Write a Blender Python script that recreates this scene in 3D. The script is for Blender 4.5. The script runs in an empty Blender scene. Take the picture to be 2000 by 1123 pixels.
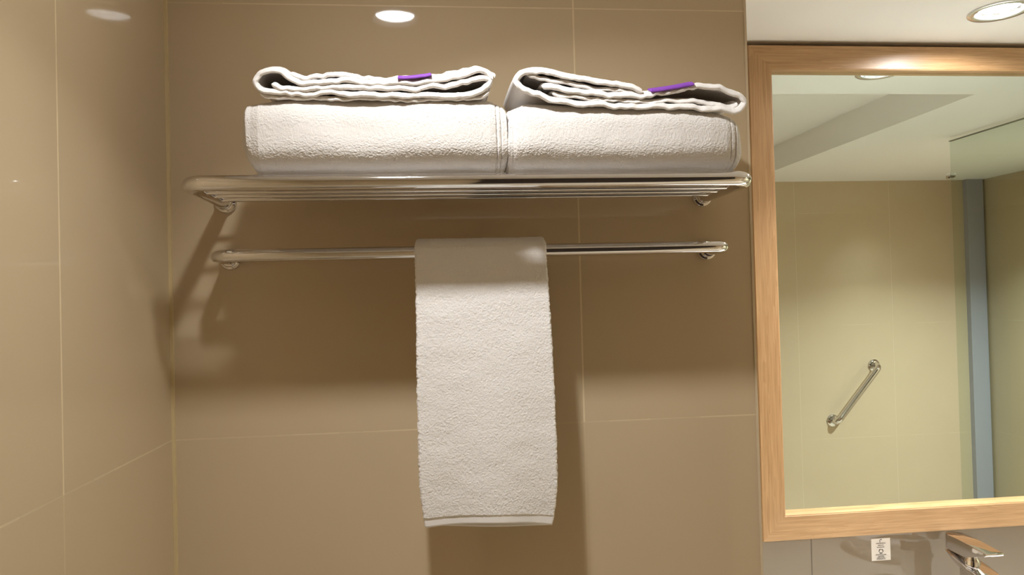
import bpy, bmesh, math, random
import numpy as np
from mathutils import Matrix, Vector

# ------------------------------------------------------------------ camera, world, lights, exposure
sc = bpy.context.scene
col = sc.collection
cam_d = bpy.data.cameras.new('camera'); cam = bpy.data.objects.new('camera', cam_d); col.objects.link(cam)
RT = Vector((0.99422, -0.10412, -0.02608)); UP = Vector((0.02440, -0.01735, 0.99955)); FW = RT.cross(UP) * -1
m = Matrix.Identity(4)
for i in range(3):
    m[i][0] = RT[i]; m[i][1] = UP[i]; m[i][2] = -FW[i]; m[i][3] = (0.359, -1.056, 0.181)[i]
cam.matrix_world = m
cam_d.sensor_width = 36; cam_d.lens = 36 * 1448 / 2000; cam_d.clip_start = 0.01
sc.camera = cam
w = bpy.data.worlds.new('world'); sc.world = w; w.use_nodes = True
w.node_tree.nodes['Background'].inputs[0].default_value = (1, .93, .84, 1)
w.node_tree.nodes['Background'].inputs[1].default_value = 0.05
sc.view_settings.view_transform = 'Standard'; sc.view_settings.look = 'None'
sc.view_settings.gamma = 1; sc.view_settings.use_curve_mapping = False
sc.view_settings.exposure = 0.11
try:
    sc.cycles.max_bounces = 16; sc.cycles.diffuse_bounces = 8; sc.cycles.glossy_bounces = 10
    sc.cycles.sample_clamp_indirect = 6
except Exception: pass

CEIL = 0.762; FLOOR = -1.45
# lamp name, x, y, watts, colour, spread (deg)
# name, x, y, beam watts, glow watts, colour, beam spread (deg), depth of the lens in its can
LAMPS = [('a', 0.293, -0.475, 4.0, 1.2, (1, 1.02, 1.03), 124, .0085),
         ('b', 1.562, 0.385, 11.5, 5.0, (1, 1.02, 1.04), 105, .0085),
         ('c', 2.850, -0.300, 33.0, 4.0, (.94, 1.06, 1.12), 132, .0085)]
for n, x, y, pw, gw, c, sp, rd in LAMPS:
    ld = bpy.data.lights.new('downlight_beam', 'AREA'); ld.shape = 'DISK'; ld.size = 0.056
    ld.energy = pw; ld.color = c; ld.spread = math.radians(sp)
    lo = bpy.data.objects.new('downlight_beam', ld); col.objects.link(lo); lo.location = (x, y, CEIL + rd - .001)
    if n == 'a': lo.rotation_euler.y = math.radians(-18); lo.location.z = CEIL + .002   # beam aimed a little away from the side wall

# ------------------------------------------------------------------ helpers
def tag(o, label=None, cat=None, group=None, kind=None):
    if label: o['label'] = label
    if cat: o['category'] = cat
    if group: o['group'] = group
    if kind: o['kind'] = kind
    return o
def empty(name, loc=(0, 0, 0)):
    o = bpy.data.objects.new(name, None); o.empty_display_size = .02; col.objects.link(o); o.location = loc; return o
def link(name, me, mat, parent=None):
    o = bpy.data.objects.new(name, me); col.objects.link(o)
    if mat: me.materials.append(mat)
    if parent:
        o.parent = parent; o.matrix_parent_inverse = Matrix.Translation(-Vector(parent.location))
    return o
def objbm(name, bm, mat, parent=None, smooth=True):
    bmesh.ops.recalc_face_normals(bm, faces=bm.faces)
    me = bpy.data.meshes.new(name); bm.to_mesh(me); bm.free()
    for p in me.polygons: p.use_smooth = smooth
    if smooth:
        try: me.set_sharp_from_angle(angle=math.radians(40))
        except Exception: pass
    return link(name, me, mat, parent)
def box(bm, x0, x1, y0, y1, z0, z1, bev=0, seg=2):
    r = bmesh.ops.create_cube(bm, size=1)
    for v in r['verts']:
        v.co = Vector(((x0 + x1) / 2 + v.co.x * (x1 - x0), (y0 + y1) / 2 + v.co.y * (y1 - y0), (z0 + z1) / 2 + v.co.z * (z1 - z0)))
    if bev:
        es = list({e for v in r['verts'] for e in v.link_edges})
        bmesh.ops.bevel(bm, geom=es, offset=bev, segments=seg, affect='EDGES', profile=.5)
    return bm
def tube(bm, pts, r, n=24, cap=True):
    pts = [Vector(p) for p in pts]; rings = []
    t0 = (pts[1] - pts[0]).normalized(); a = t0.orthogonal().normalized()
    for i, p in enumerate(pts):
        t = (pts[min(i + 1, len(pts) - 1)] - pts[max(i - 1, 0)]).normalized()
        a = (a - t * a.dot(t)).normalized(); b = t.cross(a)
        rr = r(i / (len(pts) - 1)) if callable(r) else r
        rings.append([bm.verts.new(p + (a * math.cos(k * 2 * math.pi / n) + b * math.sin(k * 2 * math.pi / n)) * rr) for k in range(n)])
    for A, B in zip(rings, rings[1:]):
        for k in range(n): bm.faces.new((A[k], A[(k + 1) % n], B[(k + 1) % n], B[k]))
    if cap: bm.faces.new(rings[0][::-1]); bm.faces.new(rings[-1])
    return bm
def lathe(bm, prof, c, axis='z', n=48, close=False):
    """prof: (radius, height) list, turned about an axis through c"""
    c = Vector(c); rings = []
    for r, h in prof:
        ring = []
        for k in range(n):
            a = k * 2 * math.pi / n; u, v = r * math.cos(a), r * math.sin(a)
            ring.append(bm.verts.new(c + (Vector((u, v, h)) if axis == 'z' else Vector((u, h, v)))))
        rings.append(ring)
    prs = list(zip(rings, rings[1:])) + ([(rings[-1], rings[0])] if close else [])
    for A, B in prs:
        for k in range(n): bm.faces.new((A[k], A[(k + 1) % n], B[(k + 1) % n], B[k]))
    if not close: bm.faces.new(rings[0][::-1]); bm.faces.new(rings[-1])
    return bm
def bend(corners, rad, n=14):
    """polyline with its inner corners rounded"""
    P = [Vector(c) for c in corners]; out = [P[0]]
    for a, b, c in zip(P, P[1:], P[2:]):
        d1 = (a - b).normalized(); d2 = (c - b).normalized()
        ang = d1.angle(d2); t = rad / math.tan(ang / 2)
        cen = b + (d1 + d2).normalized() * (rad / math.sin(ang / 2))
        s, e = b + d1 * t - cen, b + d2 * t - cen
        om = s.angle(e)
        for i in range(n + 1): out.append(cen + (s * math.sin((1 - i / n) * om) + e * math.sin(i / n * om)) / math.sin(om))
    out.append(P[-1]); return out
def srgb(r, g, b): return tuple(((v / 255 / 12.92) if v / 255 <= .04045 else ((v / 255 + .055) / 1.055) ** 2.4) for v in (r, g, b)) + (1,)

# value noise on arrays
def vnoise(P, seed=0):
    I = np.floor(P).astype(np.int64); F = P - I; F = F * F * (3 - 2 * F); out = 0
    def h(a, b, c):
        n = (a * 374761393 + b * 668265263 + c * 2147483647 + seed * 1274126177) & 0xffffffff
        n = ((n ^ (n >> 13)) * 1274126177) & 0xffffffff; n = (n ^ (n >> 16)) & 0xffff
        return n / 32767.5 - 1
    for dx in (0, 1):
        for dy in (0, 1):
            for dz in (0, 1):
                wt = (F[:, 0] if dx else 1 - F[:, 0]) * (F[:, 1] if dy else 1 - F[:, 1]) * (F[:, 2] if dz else 1 - F[:, 2])
                out = out + wt * h(I[:, 0] + dx, I[:, 1] + dy, I[:, 2] + dz)
    return out
def grid_mesh(name, V, F):
    me = bpy.data.meshes.new(name)
    me.vertices.add(len(V)); me.vertices.foreach_set('co', np.ascontiguousarray(V, dtype=np.float32).ravel())
    me.loops.add(F.size); me.loops.foreach_set('vertex_index', F.ravel().astype(np.int32))
    me.polygons.add(len(F)); me.polygons.foreach_set('loop_start', (np.arange(len(F)) * F.shape[1]).astype(np.int32))
    me.update(calc_edges=True); me.validate()
    me.polygons.foreach_set('use_smooth', np.ones(len(F), dtype=bool)); return me
def vnormals(V, F):
    n = np.cross(V[F[:, 2]] - V[F[:, 0]], V[F[:, 3]] - V[F[:, 1]]); N = np.zeros_like(V)
    for k in range(4):
        for c in range(3): N[:, c] += np.bincount(F[:, k], weights=n[:, c], minlength=len(V))
    return N / (np.linalg.norm(N, axis=1, keepdims=True) + 1e-12)
def terry(V, F, amp=.0007, scale=520, seed=1, mask=None):
    """displace by pile noise along the normals"""
    N = vnormals(V, F)
    d = vnoise(V * scale, seed) * .6 + vnoise(V * scale * 2.1, seed + 7) * .4
    d = d * amp + vnoise(V * 28, seed + 3) * amp * .8
    if mask is not None: d = d * mask
    return V + N * d[:, None]
def smooth_path(pts, n):
    """Catmull-Rom through pts, resampled to n points evenly"""
    P = np.array(pts, float); P = np.vstack([2 * P[0] - P[1], P, 2 * P[-1] - P[-2]]); out = []
    for i in range(1, len(P) - 2):
        for t in np.linspace(0, 1, 24, endpoint=False):
            out.append(.5 * (2 * P[i] + (P[i + 1] - P[i - 1]) * t + (2 * P[i - 1] - 5 * P[i] + 4 * P[i + 1] - P[i + 2]) * t * t + (3 * P[i] - P[i - 1] - 3 * P[i + 1] + P[i + 2]) * t ** 3))
    out.append(P[-2]); out = np.array(out)
    s = np.r_[0, np.cumsum(np.linalg.norm(np.diff(out, axis=0), axis=1))]
    q = np.linspace(0, s[-1], n)
    return np.c_[np.interp(q, s, out[:, 0]), np.interp(q, s, out[:, 1])], s[-1]

# ------------------------------------------------------------------ materials
def new_mat(name, base, rough=.5, metal=0, spec=.5, **kw):
    mt = bpy.data.materials.new(name); mt.use_nodes = True
    b = mt.node_tree.nodes['Principled BSDF']
    b.inputs['Base Color'].default_value = base if len(base) == 4 else (*base, 1)
    b.inputs['Roughness'].default_value = rough; b.inputs['Metallic'].default_value = metal
    b.inputs['Specular IOR Level'].default_value = spec
    for k, v in kw.items(): b.inputs[k].default_value = v
    return mt
def nodes(mt): return mt.node_tree.nodes, mt.node_tree.links, mt.node_tree.nodes['Principled BSDF']
def mathn(N, L, op, a, b=None):
    n = N.new('ShaderNodeMath'); n.operation = op
    for i, v in enumerate((a, b)):
        if v is None: continue
        if isinstance(v, (int, float)): n.inputs[i].default_value = v
        else: L.new(v, n.inputs[i])
    return n.outputs[0]
TILE = srgb(195, 175, 145)
GROUT = srgb(214, 196, 160)
def tile_mat(name, axis, x0, tw, z0=0.0, th=.6, lw=.0024, base=TILE, grout=GROUT, low=.35):
    mt = new_mat(name, base, .07, spec=.5); N, L, B = nodes(mt)
    tc = N.new('ShaderNodeTexCoord'); sp = N.new('ShaderNodeSeparateXYZ'); L.new(tc.outputs['Object'], sp.inputs[0])
    def dist(o, off, wd):
        a = mathn(N, L, 'MULTIPLY', mathn(N, L, 'SUBTRACT', o, off), 1 / wd)
        f = mathn(N, L, 'FRACT', mathn(N, L, 'ADD', a, .5))
        return mathn(N, L, 'MULTIPLY', mathn(N, L, 'ABSOLUTE', mathn(N, L, 'SUBTRACT', f, .5)), wd)
    wob = N.new('ShaderNodeTexNoise'); wob.inputs['Scale'].default_value = 40; L.new(tc.outputs['Object'], wob.inputs[0])
    half = mathn(N, L, 'MULTIPLY', mathn(N, L, 'ADD', wob.outputs[0], .5), lw / 2)
    vl = mathn(N, L, 'LESS_THAN', dist(sp.outputs[axis], x0, tw), half)
    hl = mathn(N, L, 'LESS_THAN', dist(sp.outputs['Z'], z0, th), mathn(N, L, 'MULTIPLY', half, .8))
    above = mathn(N, L, 'GREATER_THAN', sp.outputs['Z'], z0)
    vs = mathn(N, L, 'MULTIPLY', vl, mathn(N, L, 'ADD', mathn(N, L, 'MULTIPLY', above, 1 - low), low))
    w2 = N.new('ShaderNodeTexNoise'); w2.inputs['Scale'].default_value = 4.5; L.new(tc.outputs['Object'], w2.inputs[0])
    hs = mathn(N, L, 'MULTIPLY', mathn(N, L, 'SUBTRACT', w2.outputs[0], .30), 2.4);
    cl = N.new('ShaderNodeClamp'); L.new(hs, cl.inputs[0]); cl.inputs[2].default_value = .85
    fac = mathn(N, L, 'MAXIMUM', vs, mathn(N, L, 'MULTIPLY', hl, cl.outputs[0]))
    big = N.new('ShaderNodeTexNoise'); big.inputs['Scale'].default_value = 3; big.inputs['Detail'].default_value = 4
    L.new(tc.outputs['Object'], big.inputs[0])
    cr = N.new('ShaderNodeMix'); cr.data_type = 'RGBA'
    cr.inputs[6].default_value = tuple(v * .955 for v in base[:3]) + (1,); cr.inputs[7].default_value = tuple(v * 1.045 for v in base[:3]) + (1,)
    L.new(big.outputs[0], cr.inputs[0])
    mx = N.new('ShaderNodeMix'); mx.data_type = 'RGBA'
    L.new(fac, mx.inputs[0]); L.new(cr.outputs[2], mx.inputs[6]); mx.inputs[7].default_value = grout
    L.new(mx.outputs[2], B.inputs['Base Color'])
    L.new(mathn(N, L, 'ADD', mathn(N, L, 'MULTIPLY', fac, .5), .035), B.inputs['Roughness'])
    bp = N.new('ShaderNodeBump'); bp.inputs['Strength'].default_value = .35; bp.inputs['Distance'].default_value = .0006; bp.invert = True
    L.new(fac, bp.inputs['Height']); L.new(bp.outputs[0], B.inputs['Normal'])
    return mt
M = {}
M['tile_back'] = tile_mat('tile_back', 'X', .5698, .5698)
M['tile_left'] = tile_mat('tile_left', 'Y', -.286, .5698)
M['tile_far'] = tile_mat('tile_far', 'X', 2.272, .5340, z0=-.007, low=.8, lw=.0018, grout=srgb(205, 186, 156))
M['tile_right'] = tile_mat('tile_right', 'Y', -1.0, .57)
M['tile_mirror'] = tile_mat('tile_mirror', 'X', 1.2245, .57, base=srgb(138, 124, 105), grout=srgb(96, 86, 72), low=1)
def plaster():
    mt = new_mat('ceiling_paint', srgb(240, 237, 233), .75, spec=.2); N, L, B = nodes(mt)
    t = N.new('ShaderNodeTexNoise'); t.inputs['Scale'].default_value = 260
    b = N.new('ShaderNodeBump'); b.inputs['Strength'].default_value = .04; L.new(t.outputs[0], b.inputs['Height']); L.new(b.outputs[0], B.inputs['Normal'])
    return mt
M['ceiling'] = plaster()
M['floor'] = tile_mat('floor_tile', 'X', 0, .6, z0=99, base=srgb(206, 192, 170))
M['caulk'] = new_mat('cream_caulk', srgb(205, 184, 140), .6)
M['edge'] = new_mat('edge_trim', srgb(206, 188, 158), .4)
M['dark'] = new_mat('gap_shade', srgb(52, 38, 26), .8)  # shade of the gap over the mirror frame, put into the colour
M['chrome'] = new_mat('chrome', (.74, .72, .71), .055, 1)
M['satin'] = new_mat('satin_metal', (.72, .72, .72), .25, 1)
M['mirror'] = new_mat('mirror_glass', (.83, .91, .86), .004, 1)
M['counter'] = new_mat('white_stone', srgb(236, 232, 224), .2)
M['white'] = new_mat('white_ceramic', srgb(244, 242, 238), .08)
M['purple'] = new_mat('purple_tag', srgb(124, 62, 166), .7)
M['paper'] = new_mat('sticker_paper', srgb(238, 232, 226), .5)
M['ink'] = new_mat('sticker_ink', srgb(88, 86, 76), .6)
M['reflection'] = new_mat('pale_reflection', srgb(164, 160, 168), .3)  # tone of a reflection as flat base colour
def towel_mat(name, bump=.5, base=srgb(229, 224, 219), sc_=1500):
    mt = new_mat(name, base, .95, spec=.15); N, L, B = nodes(mt)
    B.inputs['Sheen Weight'].default_value = .25; B.inputs['Sheen Roughness'].default_value = .6
    tc = N.new('ShaderNodeTexCoord')
    t = N.new('ShaderNodeTexNoise'); t.inputs['Scale'].default_value = sc_ / 2; t.inputs['Detail'].default_value = 3; L.new(tc.outputs['Object'], t.inputs[0])
    b = N.new('ShaderNodeBump'); b.inputs['Strength'].default_value = bump; b.inputs['Distance'].default_value = .001
    L.new(t.outputs[0], b.inputs['Height']); L.new(b.outputs[0], B.inputs['Normal'])
    return mt
M['towel'] = towel_mat('terry_cotton')
M['towel_b'] = towel_mat('thick_terry_dimmed', base=srgb(212, 206, 200))  # same terry, base darkened to offset the strong lamp light on the bath towels
M['hem'] = towel_mat('woven_hem', .12)
def wood(name, grain):
    mt = new_mat(name, srgb(190, 140, 92), .42, spec=.45); N, L, B = nodes(mt)
    B.inputs['Coat Weight'].default_value = .25; B.inputs['Coat Roughness'].default_value = .3
    tc = N.new('ShaderNodeTexCoord'); mp = N.new('ShaderNodeMapping'); L.new(tc.outputs['Object'], mp.inputs[0])
    mp.inputs['Scale'].default_value = (1.3, 8, 24) if grain == 'X' else (24, 8, 1.3)
    n1 = N.new('ShaderNodeTexNoise'); n1.inputs['Scale'].default_value = 1.6; n1.inputs['Detail'].default_value = 3; n1.inputs['Distortion'].default_value = .9; L.new(mp.outputs[0], n1.inputs[0])
    rings = mathn(N, L, 'FRACT', mathn(N, L, 'MULTIPLY', n1.outputs[0], 7))
    mp2 = N.new('ShaderNodeMapping'); L.new(tc.outputs['Object'], mp2.inputs[0])
    mp2.inputs['Scale'].default_value = (12, 60, 420) if grain == 'X' else (420, 60, 12)
    n2 = N.new('ShaderNodeTexNoise'); n2.inputs['Scale'].default_value = 1; n2.inputs['Detail'].default_value = 4; L.new(mp2.outputs[0], n2.inputs[0])
    f = mathn(N, L, 'ADD', mathn(N, L, 'MULTIPLY', rings, .16), mathn(N, L, 'MULTIPLY', n2.outputs[0], .84))
    r = N.new('ShaderNodeValToRGB'); L.new(f, r.inputs[0])
    r.color_ramp.elements[0].position = .2; r.color_ramp.elements[0].color = srgb(158, 118, 77)
    r.color_ramp.elements[1].position = .75; r.color_ramp.elements[1].color = srgb(194, 156, 112)
    L.new(r.outputs[0], B.inputs['Base Color'])
    return mt
M['wood_x'] = wood('wood_grain_across', 'X'); M['wood_z'] = wood('wood_grain_upright', 'Z')
def glass():
    mt = bpy.data.materials.new('shower_glass'); mt.use_nodes = True; N, L = mt.node_tree.nodes, mt.node_tree.links; N.clear()
    o = N.new('ShaderNodeOutputMaterial'); t = N.new('ShaderNodeBsdfTransparent'); t.inputs[0].default_value = (.80, .87, .82, 1)
    g = N.new('ShaderNodeBsdfGlossy'); g.inputs['Roughness'].default_value = .01
    fr = N.new('ShaderNodeFresnel'); fr.inputs[0].default_value = 1.45
    mx = N.new('ShaderNodeMixShader'); L.new(fr.outputs[0], mx.inputs[0]); L.new(t.outputs[0], mx.inputs[1]); L.new(g.outputs[0], mx.inputs[2]); L.new(mx.outputs[0], o.inputs[0])
    return mt
M['glass'] = glass()
M['glass_edge'] = new_mat('glass_edge', srgb(120, 124, 112), .2)
def emis(name, c, s):
    mt = new_mat(name, (.9, .9, .9), .4); N, L, B = nodes(mt)
    B.inputs['Emission Color'].default_value = (*c, 1); B.inputs['Emission Strength'].default_value = s
    return mt

# ------------------------------------------------------------------ room shell
def shell(name, mat, *b, bev=0):
    bm = bmesh.new(); box(bm, *b, bev=bev); return tag(objbm(name, bm, mat, smooth=False), kind='structure')
RX = 3.345; FY = -1.50; MY = .612
shell('wall_back', M['tile_back'], 0, .829, 0, MY + .1, FLOOR, CEIL + .25)
wl = shell('wall_left', M['tile_left'], -.1, 0, FY - .1, MY * 0, FLOOR, CEIL + .25); wl.rotation_euler.z = math.radians(-1.2)
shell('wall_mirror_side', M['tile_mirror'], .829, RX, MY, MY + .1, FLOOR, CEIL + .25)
shell('wall_right', M['tile_right'], RX, RX + .1, FY - .1, MY + .1, FLOOR, CEIL + .25)
shell('wall_opposite', M['tile_far'], -.1, RX, FY - .1, FY, FLOOR, CEIL + .25)
shell('floor', M['floor'], -.1, RX + .1, FY - .1, MY + .1, FLOOR - .1, FLOOR)
# ceiling with three lamp holes and a raised tray
PIT = (.95, 2.0, -1.38, .176); PH = .118
bm = bmesh.new(); edges = []
def loop(pts):
    vs = [bm.verts.new(p) for p in pts]
    for a, b in zip(vs, vs[1:] + vs[:1]): edges.append(bm.edges.new((a, b)))
    return vs
loop([(-.06, FY, CEIL), (RX, FY, CEIL), (RX, MY, CEIL), (.829, MY, CEIL), (.829, 0, CEIL), (-.06, 0, CEIL)])
HR = .046
for n, x, y, *_ in LAMPS:
    loop([(x + HR * math.cos(a * math.pi / 24), y + HR * math.sin(a * math.pi / 24), CEIL) for a in range(48)])
pl = loop([(PIT[0], PIT[2], CEIL), (PIT[1], PIT[2], CEIL), (PIT[1], PIT[3], CEIL), (PIT[0], PIT[3], CEIL)])
bmesh.ops.triangle_fill(bm, edges=edges, use_beauty=True)
top = [bm.verts.new(v.co + Vector((0, 0, PH))) for v in pl]
for k in range(4): bm.faces.new((pl[k], pl[(k + 1) % 4], top[(k + 1) % 4], top[k]))
bm.faces.new(top)
tag(objbm('ceiling', bm, M['ceiling'], smooth=False), kind='structure')
shell('trim_1', M['caulk'], 0, .0042, -.0045, 0, FLOOR, CEIL - .0005)          # caulk in the corner
shell('trim_2', M['edge'], .8275, .8310, -.0015, .004, FLOOR, CEIL - .0005)    # edge strip of the tiled wall
shell('shade_strip', M['dark'], .829, RX, MY - .003, MY, CEIL - .012, CEIL - .0005)  # strip painting the shade in the gap above the mirror
shell('reflection_strip', M['reflection'], 3.236, 3.331, FY, FY + .03, FLOOR, CEIL - .0005)  # solid pale strip standing in for a faint reflection in the glass

# ------------------------------------------------------------------ downlights
LL = {'a': 'recessed white ceiling downlight above the towel shelf',
      'b': 'recessed round ceiling downlight glowing white above the wood-framed mirror',
      'c': 'recessed ceiling downlight over the shower behind the glass screen'}
for n, x, y, pw, gw, lc, sp, rd in LAMPS:
    e = tag(empty('ceiling_downlight', (x, y, CEIL)), LL[n], 'ceiling light')
    bm = bmesh.new()
    lathe(bm, [(.060, -.0006), (.0600, -.0022), (.0585, -.0034), (.0480, -.0034), (.0455, -.0018), (.0440, .004), (.0390, rd), (.0390, rd + .006), (.0440, rd + .006), (.0452, .004), (.0456, -.0006)], (x, y, CEIL), close=True)
    objbm('trim_ring', bm, M['satin'], e)
    bm = bmesh.new(); lathe(bm, [(.0386, rd), (.0386, rd + .003)], (x, y, CEIL))
    objbm('lamp_lens', bm, emis('lamp_lens', lc, gw / (math.pi * math.pi * .0386 ** 2)), e)

# ------------------------------------------------------------------ towel shelf and towel bar
def flange(c, parent, r=.0148):
    bm = bmesh.new(); lathe(bm, [(r, 0), (r, -.004), (r - .0012, -.0058), (.0108, -.0066), (.0104, -.012), (.0094, -.0132)], c, axis='y'); return objbm('wall_flange', bm, M['chrome'], parent)
SZ = .323; XL, XR = .0765, .7545; SD = .170; TR = .0094
sh = tag(empty('towel_shelf', (.4155, 0, SZ)), 'chrome towel shelf with thin rods carrying the stacked towels', 'towel rack')
bm = bmesh.new(); tube(bm, bend([(XL, 0, SZ), (XL, -SD, SZ), (XR, -SD, SZ), (XR, 0, SZ)], .024), TR, 32); objbm('frame_tube', bm, M['chrome'], sh)
for y in (-.046, -.080, -.113, -.145):
    bm = bmesh.new(); tube(bm, [(XL + .004, y, SZ - .002), (XR - .004, y, SZ - .002)], .0031, 16); objbm('rod', bm, M['chrome'], sh)
for x in (XL, XR): flange((x, 0, SZ), sh)
BZ = .2445; BL, BR = .0815, .7585; BD = .078
tb = tag(empty('towel_bar', (.42, 0, BZ)), 'single chrome towel bar below the shelf with the hand towel over it', 'towel bar')
bm = bmesh.new(); tube(bm, bend([(BL, 0, BZ), (BL, -BD, BZ), (BR, -BD, BZ), (BR, 0, BZ)], .018), .0082, 32); objbm('bar_tube', bm, M['chrome'], tb)
for x in (BL, BR): flange((x, 0, BZ), tb)

# ------------------------------------------------------------------ towels
def ribbon(path, T, y0, y1, nP, nY, seed, ripple=.0016, closed_round=.0045, lift=.0075):
    """a sheet of cloth: a profile in x-z swept along y, rounded hems; returns V,F"""
    P, Ls = smooth_path(path, nP)
    t = np.gradient(P, axis=0); t /= np.linalg.norm(t, axis=1, keepdims=True) + 1e-12
    Nn = np.c_[-t[:, 1], t[:, 0]]
    s = np.linspace(0, Ls, nP); depth = y1 - y0
    # denser rows near the front edge
    q = np.linspace(0, 1, nY) ** 1.7; q[0] = 0
    ys = y0 + q * depth
    de = np.minimum(ys - y0, y1 - ys); dp = np.minimum(s, Ls - s)
    def rnd(d): d = np.clip(d / closed_round, 0, 1); return np.sqrt(np.clip(1 - (1 - d) ** 2, 0, 1))
    th = np.outer(rnd(dp), rnd(de)) * T / 2
    S, Y = np.meshgrid(s, ys, indexing='ij')
    edge = np.exp(-((Y - y0) / .010) ** 2)
    A = np.c_[S.ravel() * 150, Y.ravel() * 30, np.full(S.size, seed * 3.7)]
    rp = vnoise(A, seed).reshape(S.shape) * ripple * edge + vnoise(A * .35, seed + 1).reshape(S.shape) * ripple * 1.3 * edge
    yj = vnoise(np.c_[S.ravel() * 120, np.zeros(S.size), np.full(S.size, seed * 1.3)], seed + 5).reshape(S.shape) * .0012 * edge
    hem = 1 + .35 * np.exp(-((Y - y0 - .004) / .003) ** 2) - .25 * np.exp(-((Y - y0 - .010) / .0025) ** 2)
    V = []
    for sg in (1, -1):
        off = rp + sg * th * hem
        V.append(np.stack([P[:, 0][:, None] + Nn[:, 0][:, None] * off, Y + yj, P[:, 1][:, None] + Nn[:, 1][:, None] * off + lift * (1 - np.exp(-(Y - y0) / .02))], -1).reshape(-1, 3))
    V = np.vstack(V); n = nP * nY
    I = np.arange(n).reshape(nP, nY)
    a, b, c, d = I[:-1, :-1].ravel(), I[1:, :-1].ravel(), I[1:, 1:].ravel(), I[:-1, 1:].ravel()
    F = np.vstack([np.c_[a, b, c, d], np.c_[a, d, c, b] + n])
    return V, F
def merge(parts):
    Vs, Fs, k = [], [], 0
    for V, F in parts: Vs.append(V); Fs.append(F + k); k += len(V)
    return np.vstack(Vs), np.vstack(Fs)
YF = -.186
def folded_towel(name, sheets, label, tagpath, seed, lift):
    parts = []
    for i, (pth, T, yo, y1) in enumerate(sheets):
        V, F = ribbon(pth, T, YF + yo, y1, max(60, int(len(pth) * 16)), 90, seed + i, lift=lift)
        V = terry(V, F, .00035, 620, seed + i)
        parts.append((V, F))
    V, F = merge(parts)
    o = link(name, grid_mesh(name, V, F), M['towel'])
    tag(o, label, 'towel', 'folded hand towels lying on the bath towels')
    V, F = ribbon(tagpath, .0030, YF - .0022, YF + .012, 40, 30, seed + 9, ripple=.0002, closed_round=.001, lift=lift)
    link('purple_tag', grid_mesh('purple_tag', V, F), M['purple'], o)['label'] = 'purple woven tag on the front edge'
    return o
LA = [(0.4348, 0.4409), (0.4267, 0.4481), (0.4112, 0.4498), (0.3869, 0.4431), (0.3595, 0.4383), (0.3255, 0.4352), (0.2919, 0.4351), (0.2586, 0.4378), (0.2321, 0.4348), (0.2123, 0.4347), (0.1994, 0.4426), (0.1897, 0.4501), (0.1767, 0.451), (0.1644, 0.4458), (0.1598, 0.4365), (0.1648, 0.4278), (0.181, 0.4231), (0.1973, 0.4215), (0.2186, 0.4219), (0.2451, 0.4240), (0.2682, 0.4222), (0.2916, 0.4218), (0.3421, 0.4212), (0.3864, 0.4206), (0.4105, 0.4238), (0.4262, 0.4308), (0.4307, 0.4386), (0.4231, 0.4429), (0.4109, 0.4411), (0.3868, 0.4345), (0.3594, 0.4312), (0.3254, 0.4288), (0.2918, 0.4284), (0.2651, 0.4299), (0.2336, 0.4282), (0.2056, 0.4269), (0.1893, 0.4279), (0.1788, 0.4341)]
LD = [(0.4304, 0.4256), (0.4173, 0.419), (0.3863, 0.4172), (0.342, 0.4171), (0.2915, 0.418), (0.2582, 0.4183), (0.2251, 0.4179), (0.1989, 0.4185), (0.1761, 0.4206), (0.1656, 0.4256)]
LT = [(0.4369, 0.4436), (0.4349, 0.4476), (0.425, 0.4512), (0.4112, 0.4530), (0.3835, 0.4471), (0.3596, 0.4435), (0.3256, 0.4410), (0.3054, 0.4402), (0.2853, 0.4412), (0.2687, 0.4448), (0.2571, 0.4476), (0.2455, 0.4463), (0.2256, 0.4425), (0.2125, 0.4425), (0.1978, 0.448)]
RA = [(0.617, 0.4276), (0.5911, 0.4328), (0.5661, 0.4375), (0.5413, 0.4414), (0.5201, 0.4455), (0.5026, 0.45), (0.485, 0.4511), (0.47, 0.4466), (0.4637, 0.4379), (0.4696, 0.4289), (0.4843, 0.4223), (0.5052, 0.4162), (0.5298, 0.4122), (0.5653, 0.4093), (0.6084, 0.4085), (0.6628, 0.4068), (0.6994, 0.4054), (0.7215, 0.4032), (0.7364, 0.405), (0.7451, 0.4137), (0.737, 0.423), (0.7223, 0.4274), (0.7002, 0.4309), (0.6809, 0.4318), (0.6542, 0.4263), (0.6232, 0.4227), (0.5872, 0.4216), (0.555, 0.4232), (0.5302, 0.4265), (0.5109, 0.4305), (0.4933, 0.4318)]
RB = [(0.616, 0.4244), (0.591, 0.4283), (0.5766, 0.4286), (0.5552, 0.4308), (0.5375, 0.4341), (0.5199, 0.4370), (0.5075, 0.4375), (0.4935, 0.4415), (0.477, 0.4458)]
RE = [(0.7349, 0.414), (0.7347, 0.4097), (0.7253, 0.408), (0.7106, 0.4110), (0.6905, 0.4139), (0.6704, 0.4151), (0.6266, 0.4147), (0.5726, 0.4164), (0.5371, 0.4189), (0.5054, 0.4238)]
folded_towel('folded_towel', [(LA, .0052, 0, -.03), (LD, .0042, .004, -.03), (LT, .0046, .006, -.03)],
             'folded white towel with purple tag on top of the left bath towel', [(0.3225, .4408), (.340, .4418), (.3622, .4446)], 11, .010)
folded_towel('folded_towel', [(RA, .0056, 0, -.03), (RB, .0040, .004, -.03), (RE, .0040, .003, -.03)],
             'folded white towel with purple tag on top of the right bath towel, beside the mirror', [(0.6245, .4262), (.652, .4300), (.6795, .4352)], 31, .012)

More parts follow.
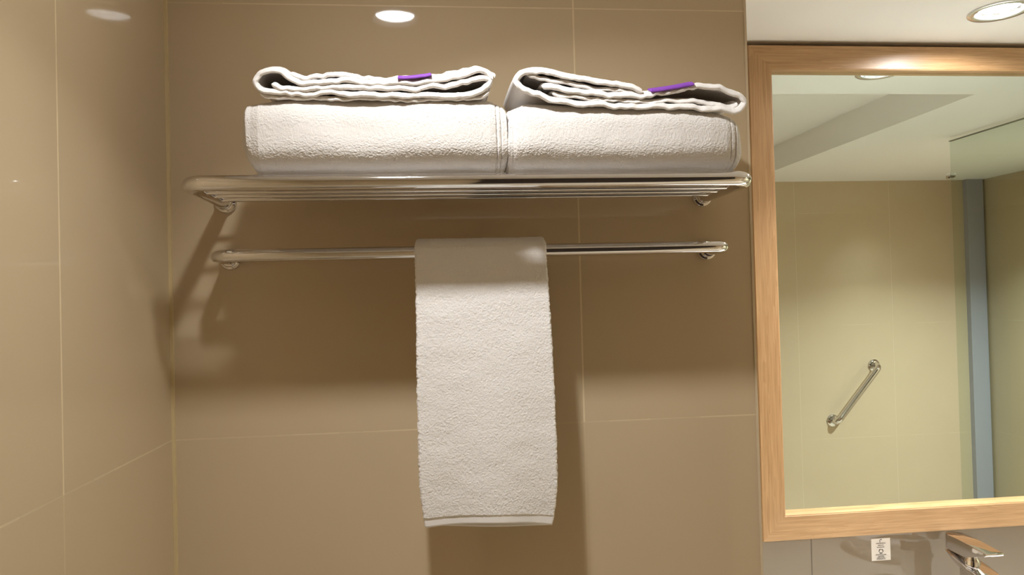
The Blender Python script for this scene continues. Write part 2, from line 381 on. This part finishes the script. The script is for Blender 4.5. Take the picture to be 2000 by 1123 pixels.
def bath_towel(name, stations, label, seed, grooves):
    """loft along x: stations (x, z_bottom, z_top, front_y, back_y)"""
    S = np.array(stations, float)
    xs_a = S[:, 0]; nx = int((xs_a[-1] - xs_a[0]) / .00072)
    u = np.linspace(0, 1, nx)
    xs = xs_a[0] + (xs_a[-1] - xs_a[0]) * (.5 - .5 * np.cos(np.pi * u)) * .35 + (xs_a[-1] - xs_a[0]) * u * .65
    def ip(k): return np.interp(xs, xs_a, S[:, k])
    zb, zt, yf, yb = ip(1), ip(2), ip(3), ip(4)
    nc = 680; a = np.linspace(0, 2 * np.pi, nc, endpoint=False)
    e = 2 / 3.3
    ca = np.sign(np.cos(a)) * np.abs(np.cos(a)) ** e; sa = np.sign(np.sin(a)) * np.abs(np.sin(a)) ** e
    cz, hz, cy, hy = (zb + zt) / 2, (zt - zb) / 2, (yf + yb) / 2, (yb - yf) / 2
    g = np.ones(nx)
    for gx, gd, gw in grooves: g -= gd * np.exp(-((xs - gx) / gw) ** 2)
    Y = cy[:, None] + (hy * g)[:, None] * ca[None]; Z = cz[:, None] + (hz * (1 + (g - 1) * .6))[:, None] * sa[None]
    X = np.repeat(xs[:, None], nc, 1)
    V = np.stack([X, Y, Z], -1).reshape(-1, 3)
    I = np.arange(nx * nc).reshape(nx, nc); J = np.roll(I, -1, 1)
    F = np.c_[I[:-1].ravel(), I[1:].ravel(), J[1:].ravel(), J[:-1].ravel()]
    N = vnormals(V, F)
    low = vnoise(V * np.array([14, 22, 22]), seed) * .0016 + vnoise(V * 45, seed + 2) * .0006
    zr = np.clip((V[:, 2] - .340) / .02, 0, 1)
    V = V + N * (low * zr)[:, None]
    V = terry(V, F, .00060, 950, seed)
    V[:, 2] = np.maximum(V[:, 2], .3334)
    # caps
    V = np.vstack([V, V[I[0]].mean(0), V[I[-1]].mean(0)]); n = nx * nc
    F = np.vstack([F, np.c_[I[0], J[0], np.full(nc, n), np.full(nc, n)], np.c_[J[-1], I[-1], np.full(nc, n + 1), np.full(nc, n + 1)]])
    tri = [tuple(f[:3]) if f[2] == f[3] else tuple(f) for f in F[-2 * nc:]]
    me = grid_mesh(name, V, F[:-2 * nc])
    bmm = bmesh.new(); bmm.from_mesh(me); bmm.verts.ensure_lookup_table()
    for t in tri:
        try: bmm.faces.new([bmm.verts[i] for i in t]).smooth = True
        except Exception: pass
    bmm.to_mesh(me); bmm.free()
    return tag(link(name, me, M['towel_b']), label, 'towel', 'thick bath towels on the shelf rods')
bath_towel('bath_towel', [(0.1350, 0.3740, 0.4025, -0.130, -0.060), (0.1370, 0.3660, 0.4105, -0.150, -0.050), (0.1415, 0.3560, 0.4165, -0.165, -0.042), (0.1475, 0.3450, 0.4200, -0.179, -0.033), (0.1535, 0.3360, 0.4215, -0.180, -0.032),
            (0.1622, 0.3330, 0.4230, -0.184, -0.030), (0.2000, 0.3330, 0.4278, -0.186, -0.030), (0.2500, 0.3330, 0.4288, -0.184, -0.030), (0.3300, 0.3330, 0.4278, -0.184, -0.030), (0.4000, 0.3330, 0.4273, -0.186, -0.030),
            (0.4300, 0.3330, 0.4258, -0.184, -0.030), (0.4400, 0.3340, 0.4220, -0.181, -0.032), (0.4472, 0.3360, 0.4185, -0.179, -0.032), (0.4502, 0.3400, 0.4145, -0.179, -0.033), (0.4510, 0.3460, 0.4050, -0.165, -0.045)],
           'thick folded white bath towel on the left of the shelf under a folded towel', 3, [(.4380, .035, .0009), (.4432, .03, .0008)])
bath_towel('bath_towel', [(0.4512, 0.3460, 0.4050, -0.165, -0.045), (0.4520, 0.3400, 0.4110, -0.179, -0.033), (0.4550, 0.3360, 0.4145, -0.179, -0.032), (0.4620, 0.3340, 0.4170, -0.183, -0.030),
            (0.4750, 0.3330, 0.4222, -0.185, -0.030), (0.5200, 0.3330, 0.4212, -0.184, -0.030), (0.6000, 0.3330, 0.4187, -0.184, -0.030), (0.6600, 0.3340, 0.4167, -0.186, -0.030), (0.7000, 0.3330, 0.4147, -0.184, -0.030),
            (0.7212, 0.3330, 0.4095, -0.181, -0.030), (0.7361, 0.3330, 0.4050, -0.176, -0.032), (0.7435, 0.3350, 0.4015, -0.167, -0.036), (0.7495, 0.3410, 0.3950, -0.156, -0.042), (0.7530, 0.3500, 0.3880, -0.142, -0.050), (0.7550, 0.3580, 0.3800, -0.128, -0.060)],
           'thick folded white bath towel on the right of the shelf beside the mirror', 8, [(.7345, .035, .0011), (.7275, .02, .0009), (.4575, .02, .0008)])

def hanging_towel():
    T = .0062; rb = .0082 + T / 2 + .0016
    zf, zbk = -.1125, -.1165
    # centre line in (y, z): front bottom -> over the bar -> back bottom
    path = [(-BD - rb - .0035, zf), (-BD - rb - .005, -.03), (-BD - rb - .003, .12), (-BD - rb - .0006, .21), (-BD - rb, BZ)]
    for k in range(1, 8):
        a = math.pi - k * math.pi / 8; path.append((-BD + rb * math.cos(a), BZ + rb * math.sin(a) * 1.12))
    path += [(-BD + rb, BZ), (-BD + rb - .001, .20), (-BD + rb - .004, .05), (-BD + rb - .006, -.04), (-BD + rb - .0065, zbk)]
    nP, nX = 1000, 250
    P, Ls = smooth_path(path, nP); s = np.linspace(0, Ls, nP)
    t = np.gradient(P, axis=0); t /= np.linalg.norm(t, axis=1, keepdims=True); Nn = np.c_[-t[:, 1], t[:, 0]]
    u = np.linspace(-1, 1, nX)
    z = P[:, 1]
    zz = [-.12, -.112, -.100, -.06, -.02, .05, .12, .19, .235, .252, .263]
    xl = np.interp(z, zz, [.3400, .3398, .3380, .3345, .3340, .3335, .3340, .3350, .3352, .3350, .3385])
    xr = np.interp(z, zz, [.5045, .5050, .5085, .5130, .5135, .5130, .5115, .5090, .5070, .5070, .5040])
    X = (xl + xr)[:, None] / 2 + (xr - xl)[:, None] / 2 * u[None]
    sE = np.minimum(s, Ls - s)
    def rnd(d, r=.003): d = np.clip(d / r, 0, 1); return np.sqrt(np.clip(1 - (1 - d) ** 2, 0, 1))
    dx = (1 - np.abs(u)) * .087
    hemmask = np.clip((sE - .0115) / .0015, 0, 1)
    th = T * (.62 + .38 * hemmask)
    TH = np.outer(th * rnd(sE), rnd(dx)) / 2
    front = (P[:, 0] < -BD).astype(float)
    # gentle drape: centre of the free end bows away from the wall; bottom edge arches
    low = np.clip((.15 - z) / .27, 0, 1) ** 1.6
    bow = low[:, None] * (.0050 * np.cos(u * 1.9)[None] + .0022 * np.sin(u * 5 + 1)[None])
    yo = np.where(front[:, None] > 0, -bow, -bow * .4)
    arch = np.clip((-.04 - z) / .075, 0, 1)[:, None] * (.0068 * (1 - ((u - .12) / 1.05) ** 2).clip(0, 1))[None]
    tilt = np.clip((.05 - z) / .16, 0, 1)[:, None] * (-.0015 - .0045 * u)[None]
    zo = np.where(front[:, None] > 0, arch, -.2 * arch) + tilt
    n = nP * nX; VV = []
    for sg in (1, -1):
        off = sg * TH
        VV.append(np.stack([X, P[:, 0][:, None] + Nn[:, 0][:, None] * off + yo, P[:, 1][:, None] + Nn[:, 1][:, None] * off + zo], -1).reshape(-1, 3))
    V = np.vstack(VV); I = np.arange(n).reshape(nP, nX)
    a, b, c, d = I[:-1, :-1].ravel(), I[1:, :-1].ravel(), I[1:, 1:].ravel(), I[:-1, 1:].ravel()
    # body and hem bands are separate meshes: split by row
    body_lo = int(np.searchsorted(s, .0118)); body_hi = int(np.searchsorted(s, Ls - .0118))
    F = np.vstack([np.c_[a, d, c, b], np.c_[a, b, c, d] + n])
    row = np.r_[np.repeat(np.arange(nP - 1), nX - 1)] ; row = np.r_[row, row]
    mask = np.r_[np.repeat(hemmask, nX), np.repeat(hemmask, nX)]
    N = vnormals(V, F)
    ex = np.tile(np.r_[np.abs(u) > .965].astype(float), nP); ex = np.r_[ex, ex]
    d_ = vnoise(V * 760, 5) * .55 + vnoise(V * 1500, 9) * .45
    big = vnoise(V * np.array([30, 30, 50]), 2) * .0005 + vnoise(V * 230, 4) * .00016
    V = V + N * ((d_ * .00055 + big) * (mask * .95 + .05))[:, None]
    V[:, 0] += ex * mask * vnoise(V * 420, 21) * .0009
    def sub(fm, name, mat, parent=None):
        f = F[fm]; ids, inv = np.unique(f, return_inverse=True)
        return link(name, grid_mesh(name, V[ids], inv.reshape(f.shape)), mat, parent)
    o = sub((row >= body_lo) & (row < body_hi), 'hand_towel', M['towel'])
    tag(o, 'fluffy white hand towel hanging over the chrome towel bar', 'towel')
    h = sub(row < body_lo, 'hem', M['hem'], o); h2 = sub(row >= body_hi, 'hem', M['hem'], o)
    h['label'] = 'smooth woven front hem'; h2['label'] = 'smooth woven back hem'
hanging_towel()

# ------------------------------------------------------------------ framed mirror
FX0, FX1, FZ0, FZ1 = 1.0905, 2.16, -.3895, .7505; W = .0535; FF = .575
mir = tag(empty('framed_mirror', ((FX0 + FX1) / 2, MY, FZ0)), 'large rectangular mirror in a light brown wood frame', 'mirror')
def rail(corner_a, corner_b, ia, ib, mat, name):
    """mitred rail between outer corners a,b and inner corners ia,ib, with a stepped inner lip"""
    bm = bmesh.new(); prof = []
    def P(o, i, k, y): return Vector((o[0] + (i[0] - o[0]) * k, y, o[1] + (i[1] - o[1]) * k))
    sec = [(0, MY - .001), (0, FF + .002), (.03, FF), (.955, FF), (.965, FF + .0012), (1.0, FF + .0016), (1.0, MY - .001)]
    A = [bm.verts.new(P(corner_a, ia, k, y)) for k, y in sec]; B = [bm.verts.new(P(corner_b, ib, k, y)) for k, y in sec]
    for k in range(len(sec)): bm.faces.new((A[k], A[(k + 1) % len(sec)], B[(k + 1) % len(sec)], B[k]))
    bm.faces.new(A[::-1]); bm.faces.new(B)
    return objbm(name, bm, mat, mir, smooth=False)
o = [(FX0, FZ0), (FX1, FZ0), (FX1, FZ1), (FX0, FZ1)]
W2 = .0560
i_ = [(FX0 + W2, FZ0 + W2 + .001), (FX1 - W2, FZ0 + W2 + .001), (FX1 - W2, FZ1 - W2), (FX0 + W2, FZ1 - W2)]
rail(o[0], o[1], i_[0], i_[1], M['wood_x'], 'bottom_rail'); rail(o[1], o[2], i_[1], i_[2], M['wood_z'], 'side_rail')
rail(o[2], o[3], i_[2], i_[3], M['wood_x'], 'top_rail'); rail(o[3], o[0], i_[3], i_[0], M['wood_z'], 'side_rail')
bm = bmesh.new(); box(bm, FX0 + W2 - .004, FX1 - W2 + .004, .598, .602, FZ0 + W2 - .003, FZ1 - W2 + .004); objbm('mirror_glass', bm, M['mirror'], mir, smooth=False)

# ------------------------------------------------------------------ sticker on the wall tiles
SX0, SX1, SZ0, SZ1 = 1.3735, 1.421, -.4625, -.4105
bm = bmesh.new(); box(bm, SX0, SX1, MY - .0006, MY, SZ0, SZ1)
st = tag(objbm('wall_sticker', bm, M['paper'], smooth=False), 'small white printed notice stuck on the tiles under the mirror', 'sticker')
cx = (SX0 + SX1) / 2 - .0005
bm = bmesh.new()
def stroke(pts, r=.0006):
    for (a, b), (c, d) in zip(pts, pts[1:]):
        A, B = Vector((a, 0, b)), Vector((c, 0, d)); dr = (B - A).normalized(); n = Vector((-dr.z, 0, dr.x)) * r
        q = [A + n - dr * r * .5, B + n + dr * r * .5, B - n + dr * r * .5, A - n - dr * r * .5]
        bm.faces.new([bm.verts.new((v.x, MY - .0009, v.z)) for v in q])
stroke([(cx - .002, SZ1 - .009), (cx - .002, SZ1 - .005), (cx - .001, SZ1 - .0028), (cx + .0015, SZ1 - .0022), (cx + .003, SZ1 - .0036)], .0008)
random.seed(4)
def textline(z, w, h=.0006):
    x = cx - w / 2
    while x < cx + w / 2:
        l = random.uniform(.0009, .0022); stroke([(x, z), (min(x + l, cx + w / 2), z + random.uniform(-.0002, .0002))], h * random.uniform(.8, 1.2)); x += l + .0006
for z, w_ in ((SZ1 - .0115, .023), (SZ1 - .0160, .014), (SZ1 - .0205, .019), (SZ0 + .0135, .026), (SZ0 + .0098, .015), (SZ0 + .0062, .020), (SZ0 + .0032, .022)): textline(z, w_, .00075)
for k in range(3):   # looping arrows
    a0 = math.radians(90 + k * 120 + 12); cc = (cx + .0002, SZ0 + .0218); R_ = .0048
    stroke([(cc[0] + R_ * math.cos(a0 + t * math.radians(88) / 6), cc[1] + R_ * math.sin(a0 + t * math.radians(88) / 6)) for t in range(7)], .0010)
objbm('print', bm, M['ink'], st, smooth=False)

# ------------------------------------------------------------------ basin tap, counter, basin
TX, TY, TZ = 1.556, .060, -.022
tap = tag(empty('basin_tap', (TX, .44 + TY, -.60)), 'chrome lever basin tap on the vanity below the mirror', 'tap')
# lever: rounded back in plan, flat tongue to the front
bm = bmesh.new(); lx0, lx1 = TX - .021, TX + .021
plan = []
for k in range(13): a = math.pi - k * math.pi / 12; plan.append((TX + .021 * math.cos(a), .507 + .021 * math.sin(a)))
def zt(y): return -.3735 - max(0, (.46 - y)) * .07
def zbm(y): return -.4085 if y > .452 else -.4085 + (.452 - y) / (.452 - .386) * (.4085 - .3850)
ysec = [.470, .452, .440, .425, .410, .396, .386]
outl = plan + [(lx1, y) for y in ysec] + [(lx0, y) for y in ysec[::-1]]
T_ = [bm.verts.new((x, y + TY, zt(y) + TZ)) for x, y in outl]; B_ = [bm.verts.new((x, y + TY, zbm(y) + TZ)) for x, y in outl]
nn = len(outl)
for k in range(nn): bm.faces.new((T_[k], T_[(k + 1) % nn], B_[(k + 1) % nn], B_[k]))
for S_ in (T_, B_):
    bm.faces.new(S_[:13] + [S_[13], S_[nn - 1]])
    for k in range(len(ysec) - 1): bm.faces.new((S_[13 + k], S_[14 + k], S_[nn - 2 - k], S_[nn - 1 - k]))
bmesh.ops.recalc_face_normals(bm, faces=bm.faces)
es = [e for e in bm.edges if len(e.link_faces) == 2 and e.calc_face_angle(0) > .6]
bmesh.ops.bevel(bm, geom=es, offset=.0015, segments=2, affect='EDGES', profile=.5)
objbm('lever', bm, M['chrome'], tap)
bm = bmesh.new(); lathe(bm, [(.0170, -.4300), (.0170, -.4200), (.0150, -.4150), (.0125, -.4115), (.0125, -.4080)], (TX + .002, .460 + TY, TZ)); objbm('neck', bm, M['chrome'], tap)
prof = [(.514, -.4090), (.500, -.4205), (.472, -.4330), (.414, -.4440), (.360, -.4600), (.300, -.4880), (.292, -.4840), (.300, -.4760), (.360, -.4490), (.414, -.4330), (.470, -.4225)]
bm = bmesh.new(); x0, x1 = TX - .025, TX + .029
A = [bm.verts.new((x0, y + TY, z + TZ)) for y, z in prof]; B = [bm.verts.new((x1, y + TY, z + TZ)) for y, z in prof]
for i in range(len(prof)): bm.faces.new((A[i], A[(i + 1) % len(prof)], B[(i + 1) % len(prof)], B[i]))
bm.faces.new(A[::-1]); bm.faces.new(B); bmesh.ops.recalc_face_normals(bm, faces=bm.faces)
es = [e for e in bm.edges if len(e.link_faces) == 2 and e.calc_face_angle(0) > .7]
bmesh.ops.bevel(bm, geom=es, offset=.0015, segments=2, affect='EDGES', profile=.5)
objbm('spout', bm, M['chrome'], tap)
bm = bmesh.new(); box(bm, TX - .021, TX + .025, .414 + TY, .472 + TY, -.5995, -.4330 + TZ, .003, 3); objbm('body', bm, M['chrome'], tap)
ct = bmesh.new(); box(ct, .832, 2.30, .05, MY - .001, -.64, -.60, .003); cto = tag(objbm('vanity_counter', ct, M['counter'], smooth=False), 'white stone vanity counter under the mirror', 'counter')
bs = bmesh.new(); lathe(bs, [(.10, -.5995), (.12, -.545), (.12, -.540), (.114, -.540), (.10, -.575), (.03, -.590)], (TX + .12, .19, 0), n=64)
tag(objbm('wash_basin', bs, M['white']), 'round white basin standing on the vanity counter', 'basin')
cb = bmesh.new(); box(cb, .832, 2.30, .08, MY - .001, FLOOR, -.6405); tag(objbm('vanity_cabinet', cb, M['wood_x'], smooth=False), 'wooden vanity cabinet under the stone counter', 'cabinet')

# ------------------------------------------------------------------ grab bar on the opposite wall
gy = FY + .055
gb = tag(empty('grab_bar', (2.55, FY, -.36)), 'slanted chrome grab bar on the opposite tiled wall', 'grab bar')
bm = bmesh.new(); tube(bm, bend([(2.688, FY, -.227), (2.688, gy, -.227), (2.446, gy, -.511), (2.446, FY, -.511)], .028), .016, 24); objbm('grip_tube', bm, M['chrome'], gb)
for x, z in ((2.688, -.227), (2.446, -.511)):
    bm = bmesh.new(); lathe(bm, [(.032, 0), (.032, .006), (.027, .011), (.017, .013), (.0165, .016)], (x, FY, z), axis='y'); objbm('wall_flange', bm, M['chrome'], gb)

# ------------------------------------------------------------------ shower screen
GX = 2.362
gs = tag(empty('shower_screen', (GX, .07, FLOOR)), 'clear greenish glass shower screen reflected in the mirror', 'shower screen')
bm = bmesh.new()
bm.faces.new([bm.verts.new(v) for v in ((GX, -.422, FLOOR), (GX, MY - .001, FLOOR), (GX, MY - .001, .744), (GX, -.422, .744))])
bmesh.ops.solidify(bm, geom=bm.faces[:], thickness=.008)
objbm('glass_pane', bm, M['glass'], gs, smooth=False)
bm = bmesh.new(); box(bm, GX - .005, GX + .005, -.422, MY - .001, .7445, .7475); objbm('top_channel', bm, M['glass_edge'], gs, smooth=False)
bm = bmesh.new(); box(bm, GX - .012, GX + .012, -.436, -.410, .600, .622, .003); objbm('clamp', bm, M['chrome'], gs)

# ------------------------------------------------------------------ behind and below the camera: dark door, toilet
shell('door_1', new_mat('dark_door', srgb(44, 32, 26), .35), .50, 1.38, FY, FY + .03, FLOOR, .62)
to = tag(empty('toilet', (.42, 0, FLOOR)), 'white ceramic toilet below the towel shelf', 'toilet')
bm = bmesh.new(); box(bm, .21, .63, -.19, -.001, -1.06, -.72, .02, 4); objbm('tank', bm, M['white'], to)
bm = bmesh.new(); box(bm, .20, .64, -.20, -.001, -.72, -.69, .01, 3); objbm('tank_lid', bm, M['white'], to)
def oval(bm, rings, n=48):
    R_ = [[bm.verts.new((.42 + rx * math.cos(a * 2 * math.pi / n), cy_ - ry * math.sin(a * 2 * math.pi / n), z)) for a in range(n)] for rx, ry, cy_, z in rings]
    for A, B in zip(R_, R_[1:]):
        for k in range(n): bm.faces.new((A[k], A[(k + 1) % n], B[(k + 1) % n], B[k]))
    bm.faces.new(R_[0][::-1]); bm.faces.new(R_[-1]); return bm
objbm('bowl', oval(bmesh.new(), [(.13, .20, -.30, FLOOR), (.11, .17, -.30, -1.38), (.12, .18, -.32, -1.22), (.18, .235, -.41, -1.10), (.185, .245, -.42, -1.065)]), M['white'], to)
objbm('seat_lid', oval(bmesh.new(), [(.185, .235, -.43, -1.062), (.19, .24, -.43, -1.045), (.185, .235, -.43, -1.03), (.16, .21, -.43, -1.026)]), M['white'], to)
